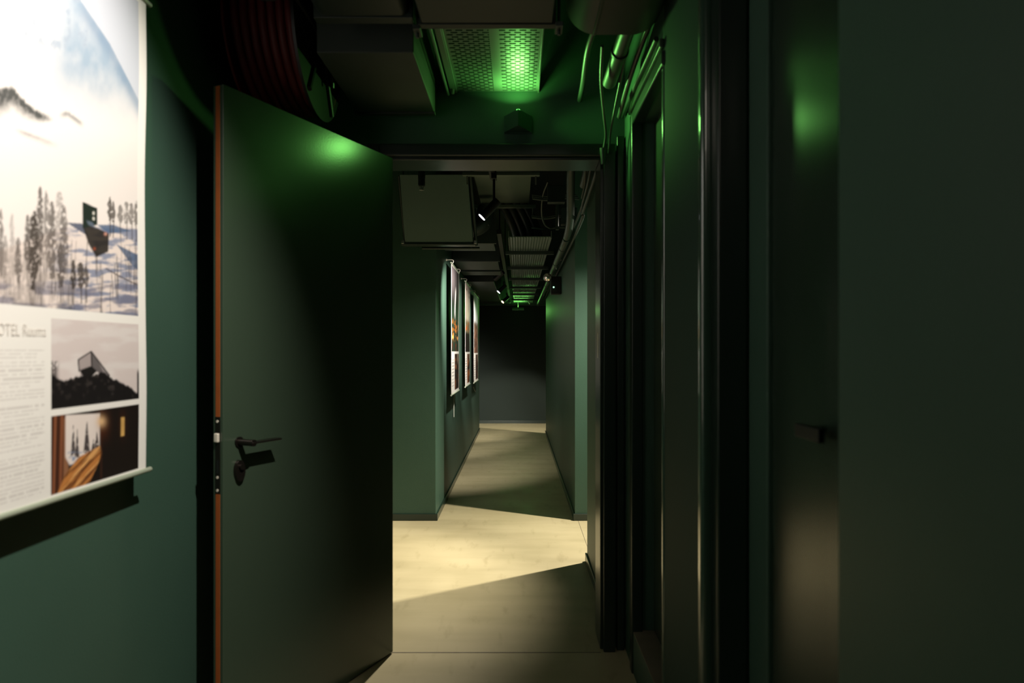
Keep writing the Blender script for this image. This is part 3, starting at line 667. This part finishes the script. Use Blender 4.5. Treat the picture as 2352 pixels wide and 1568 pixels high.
# upper tray piece
t = thing('cable_tray', (-.1, 4.9, 2.45), 'short wide tray section high behind the first spotlight', 'cable tray')
make('tray_base', B((-.288, .081, 4.44, 5.40, 2.45, 2.453)), 'tray', t, bevel=.001)
make('side_rail', B((-.294, -.288, 4.44, 5.40, 2.448, 2.50)), 'tray', t); make('side_rail', B((.081, .087, 4.44, 5.40, 2.448, 2.50)), 'tray', t)
for y in (4.43, 5.42):
    cb = make('cross_bar', B((-.36, .14, y-.02, y+.02, 2.415, 2.44)), 'tray', t, bevel=.003)
    for x in (-.33, .115): make('bolt', T([(x, y, 2.36), (x, y, 2.415)], .005, 8), 'galv', cb, smooth=True)
for k in range(4):
    x = -.13+.066*k
    tag(make('flexible_hose', T(curve([(x-.04, 5.20, 2.495), (x-.03, 5.47, 2.49), (x+.03, 5.62, 2.42), (x+.10, 5.80, 2.30), (x+.125, 6.0, 2.21), (x+.125, 6.2, 2.175)]), .031 if k in (0, 3) else .028, 14), 'duct2' if k % 2 else 'pipe', smooth=True),
        'painted insulated hose dropping onto the corridor tray, number-free row between tray sections'.replace(', number-free row between tray sections', ', ' + ('leftmost', 'second from the left', 'second from the right', 'rightmost')[k] + ' of four'), 'hose', 'hoses between the two tray sections')
# long corridor tray
t = thing('cable_tray', (.09, 8.4, 2.12), 'long corrugated cable tray running down the corridor ceiling', 'cable tray')
bm = bmesh.new(); x0, x1, n = -.068, .243, 30; o = []
for i in range(n+1):
    x = x0+(x1-x0)*i/n; o.append((x, 2.122+(.004 if i % 2 else 0)))
prism(bm, o+[(x1, 2.13), (x0, 2.13)], 'y', 5.06, 11.9); make('tray_base', bm, 'tray', t)
make('side_rail', B((x0-.006, x0, 5.06, 11.9, 2.118, 2.17)), 'tray', t); make('side_rail', B((x1, x1+.006, 5.06, 11.9, 2.118, 2.17)), 'tray', t)
for k in range(6):
    y = 5.72+1.04*k; make('cross_bar', B((-.105, .30, y-.02, y+.02, 2.088, 2.116)), 'dark', t, bevel=.002)
# left corridor ducts
for y0, y1, lab in ((5.35, 5.80, 'flat grey duct section at the start of the corridor left side'), (6.42, 7.16, 'second flat grey duct section along the corridor left side'), (7.24, 7.66, 'third flat grey duct section before the long dark soffit')):
    t = thing('flat_duct', (-.4, y0, 2.13), lab, 'duct', 'flat duct sections over the corridor')
    make('duct_body', B((-.615, -.19, y0, y1, 2.13, 2.3)), 'duct', t, bevel=.004)
    make('flange', B((-.615, -.17, y0-.03, y0-.004, 2.118, 2.32)), 'duct2', t, bevel=.002)
tag(make('soffit_box', B((-.618, -.29, 8.2, 11.9, 2.112, 2.5)), 'duct2', bevel=.004), 'long dark soffit box on the corridor left side towards the end', 'soffit')
tag(make('curved_duct', T(curve([(-.78, 5.02, 2.22), (-.55, 5.06, 2.2), (-.38, 5.10, 2.19), (-.27, 5.13, 2.24), (-.24, 5.15, 2.36)]), .065, 20), 'duct2', smooth=True), 'curved dark duct behind the square hanging panel', 'duct')
# pipes on the right
tp = thing('pipe', (.344, 5, 2.08), 'thick painted pipe running down the right side of the corridor ceiling', 'pipe')
make('pipe_run', T(curve([(.300, 3.75, 2.40), (.305, 3.95, 2.32), (.320, 4.18, 2.235), (.338, 4.45, 2.13), (.344, 4.85, 2.088), (.344, 5.6, 2.08), (.344, 11.8, 2.08)], 6), .0255, 18), 'pipe', tp, smooth=True)
for y in (5.3, 6.2, 8.2): make('coupling', T([(.344, y, 2.081), (.344, y+.03, 2.081)], .029, 18), 'duct2', tp, smooth=True)
for y in (6.3, 9.4):
    c_ = make('pipe_clamp', T([(.344, y, 2.12), (.427, y, 2.12)], .007, 8), 'galv', tp, smooth=True)
    make('clamp_bolt', T([(.352, y, 2.035), (.352, y, 2.13)], .005, 8), 'galv', c_, smooth=True)
tag(make('conduit', T(curve([(.392, 3.2, 2.20), (.392, 3.6, 2.16), (.392, 4.1, 2.12), (.40, 5.0, 2.09), (.405, 11.6, 2.09)], 6), .010, 12), 'pipe', smooth=True), 'thin conduit hugging the right wall beside the thick pipe', 'conduit')
tag(make('conduit', T(curve([(.372, 3.25, 2.30), (.378, 3.5, 2.24), (.385, 4.0, 2.17), (.385, 5.0, 2.14), (.385, 11.6, 2.14)], 6), .008, 12), 'pipe', smooth=True), 'second thin conduit above the one hugging the right wall', 'conduit')
tag(make('pipe', T(curve([(.36, 3.4, 2.36), (.372, 3.55, 2.30), (.372, 3.8, 2.245), (.370, 3.9, 2.228)], 6), .021, 14), 'pipe', smooth=True), 'short drooping pipe end right of the thick pipe bend', 'pipe')
for pts, lab in (([(.35, 3.3, 2.20), (.338, 3.42, 2.26), (.347, 3.5, 2.24), (.352, 3.6, 2.17), (.35, 3.75, 2.12)], 'small looping cable by the right doorway corner'), ([(.20, 4.6, 2.42), (.17, 4.7, 2.35), (.165, 4.8, 2.25), (.19, 4.9, 2.19), (.23, 4.95, 2.17)], 'curved cable left of the junction box drop')):
    tag(make('cable', T(curve(pts, 6), .006, 8), 'pipe', smooth=True), lab, 'cable')
tag(make('junction_box', B((.195, .31, 4.50, 4.56, 2.26, 2.375)), 'duct2', bevel=.004), 'square dark junction box left of the thick pipe bend', 'junction box')
tag(make('conduit', T([(.265, 4.62, 2.10), (.265, 4.62, 2.27)], .012, 12), 'pipe', smooth=True), 'short vertical conduit dropping from the junction box', 'conduit')
tag(make('junction_box', B((.305, .42, 4.85, 4.92, 2.18, 2.30)), 'duct2', bevel=.004), 'dark junction box tucked behind the thick pipe bend', 'junction box')
for (z, y), w_ in zip(((2.21, 5.15), (2.26, 5.0), (2.29, 5.1), (2.33, 4.7), (2.365, 4.8), (2.40, 4.9)), ('lowest', 'second lowest', 'third lowest', 'third highest', 'second highest', 'highest')):
    tag(make('cable', T(curve([(.10, y, z), (.2, y+.01, z-.008), (.30, y, z+.003), (.42, y, z-.004)], 5), .008, 8), 'pipe', smooth=True), 'crossing cable behind the junction box, %s of the six' % w_, 'cable', 'crossing cables behind the junction box')
tag(make('ceiling_boss', T([(.26, 4.2, 2.89), (.26, 4.2, 2.46)], [.13, .05], 24), 'duct2', smooth=True), 'tapered dark collar at the ceiling above the thick pipe', 'collar')

# spotlights and their tracks
t = thing('light_track', (-.16, 4.2, 2.36), 'short dark track rod holding the first spotlight', 'track')
make('rail', B((-.178, -.142, 3.55, 4.32, 2.365, 2.395)), 'black', t)
for y in (3.7, 4.25): make('hanger_rod', T([(-.16, y, 2.395), (-.16, y, H)], .005, 8), 'black', t, smooth=True)
t = thing('light_track', (-.17, 8.5, 2.24), 'long dark light track down the corridor left of the tray', 'track')
make('rail', B((-.170, -.135, 5.45, 11.8, 2.215, 2.25)), 'black', t)
for y in (5.6, 8.0, 10.5): make('hanger_rod', T([(-.152, y, 2.25), (-.152, y, H)], .005, 8), 'black', t, smooth=True)
def spotlight(loc, axis, lens, label, drop, ln=.140, r=.027):
    p = Vector(loc); a = Vector(axis).normalized()
    t = thing('track_spotlight', loc, label, 'spotlight', 'track spotlights')
    make('lamp_housing', T([p-a*ln/2, p+a*ln/2], r, 24), 'black', t, smooth=True)
    make('lens', T([p+a*ln/2, p+a*(ln/2+.004)], r*.92, 24), lens, t, smooth=True)
    top = p-a*ln*.25
    make('stem', T([top+Vector((0, 0, r*.5)), top+Vector((0, 0, drop))], .008, 10), 'black', t, smooth=True)
    j = make('adaptor', B((top.x-.016, top.x+.016, top.y-.03, top.y+.03, top.z+drop-.045, top.z+drop)), 'black', t, bevel=.003)
    return t
spotlight((-.172, 4.18, 2.15), (-.7, -.03, -.72), 'lens', 'nearest black track spotlight with a cold white lens', .20)
spotlight((-.218, 7.84, 2.146), (-.75, .55, -.6), 'lensoff', 'second black track spotlight, its lens turned away', .09)
spotlight((-.222, 9.5, 2.150), (-.7, -.14, -.72), 'lens', 'third black track spotlight with a thin white lens line', .075)
spotlight((-.205, 11.2, 2.130), (-.7, -.35, -.66), 'lenswarm', 'most distant black track spotlight with a warm glowing lens', .085)
# emergency lamp on right wall
t = thing('emergency_lamp', (.38, 6.8, 1.85), 'dark emergency lamp with silvery head and green light on the right corridor wall', 'lamp')
make('battery_box', B((.325, .428, 6.76, 6.88, 1.846, 2.02)), 'black', t, bevel=.006)
make('status_light', T([(.352, 6.759, 1.912), (.352, 6.754, 1.912)], .007, 12), 'led', t, smooth=True)
o = bmesh.new(); a = Vector((-.35, -1, -.12)).normalized(); p = Vector((.288, 6.68, 2.000))
tube(o, [p-a*.05, p-a*.01, p+a*.012], [.024, .041, .043], 28)
hd = make('lamp_head', o, 'black', t, smooth=True)
make('reflector', T([p+a*.0125, p+a*.019], [.039, .030], 28), 'reflector', hd, smooth=True)
make('head_bracket', T([(.302, 6.72, 1.99), (.345, 6.78, 1.99)], .009, 8), 'black', t, smooth=True)
# far exit lamp
t = thing('exit_lamp', (0, 11.75, 2.0), 'small far exit lamp casting green light at the corridor end', 'lamp')
make('lamp_body', B((-.10, .10, 11.68, 11.76, 1.985, 2.02)), 'exitgreen', t, bevel=.003)
make('bracket', T([(0, 11.74, 2.02), (0, 11.74, 2.12)], .005, 8), 'galv', t, smooth=True)
tag(make('camera_bracket', T([(.17, 11.3, 2.10), (.20, 11.3, 2.06)], .012, 10), 'galv', smooth=True), 'tiny pale bracket under the far end of the tray', 'bracket')
tag(make('green_device', B((-.165, -.125, 10.9, 10.98, 2.05, 2.10)), 'exitgreen', bevel=.004), 'small green-lit box by the far spotlights', 'box')
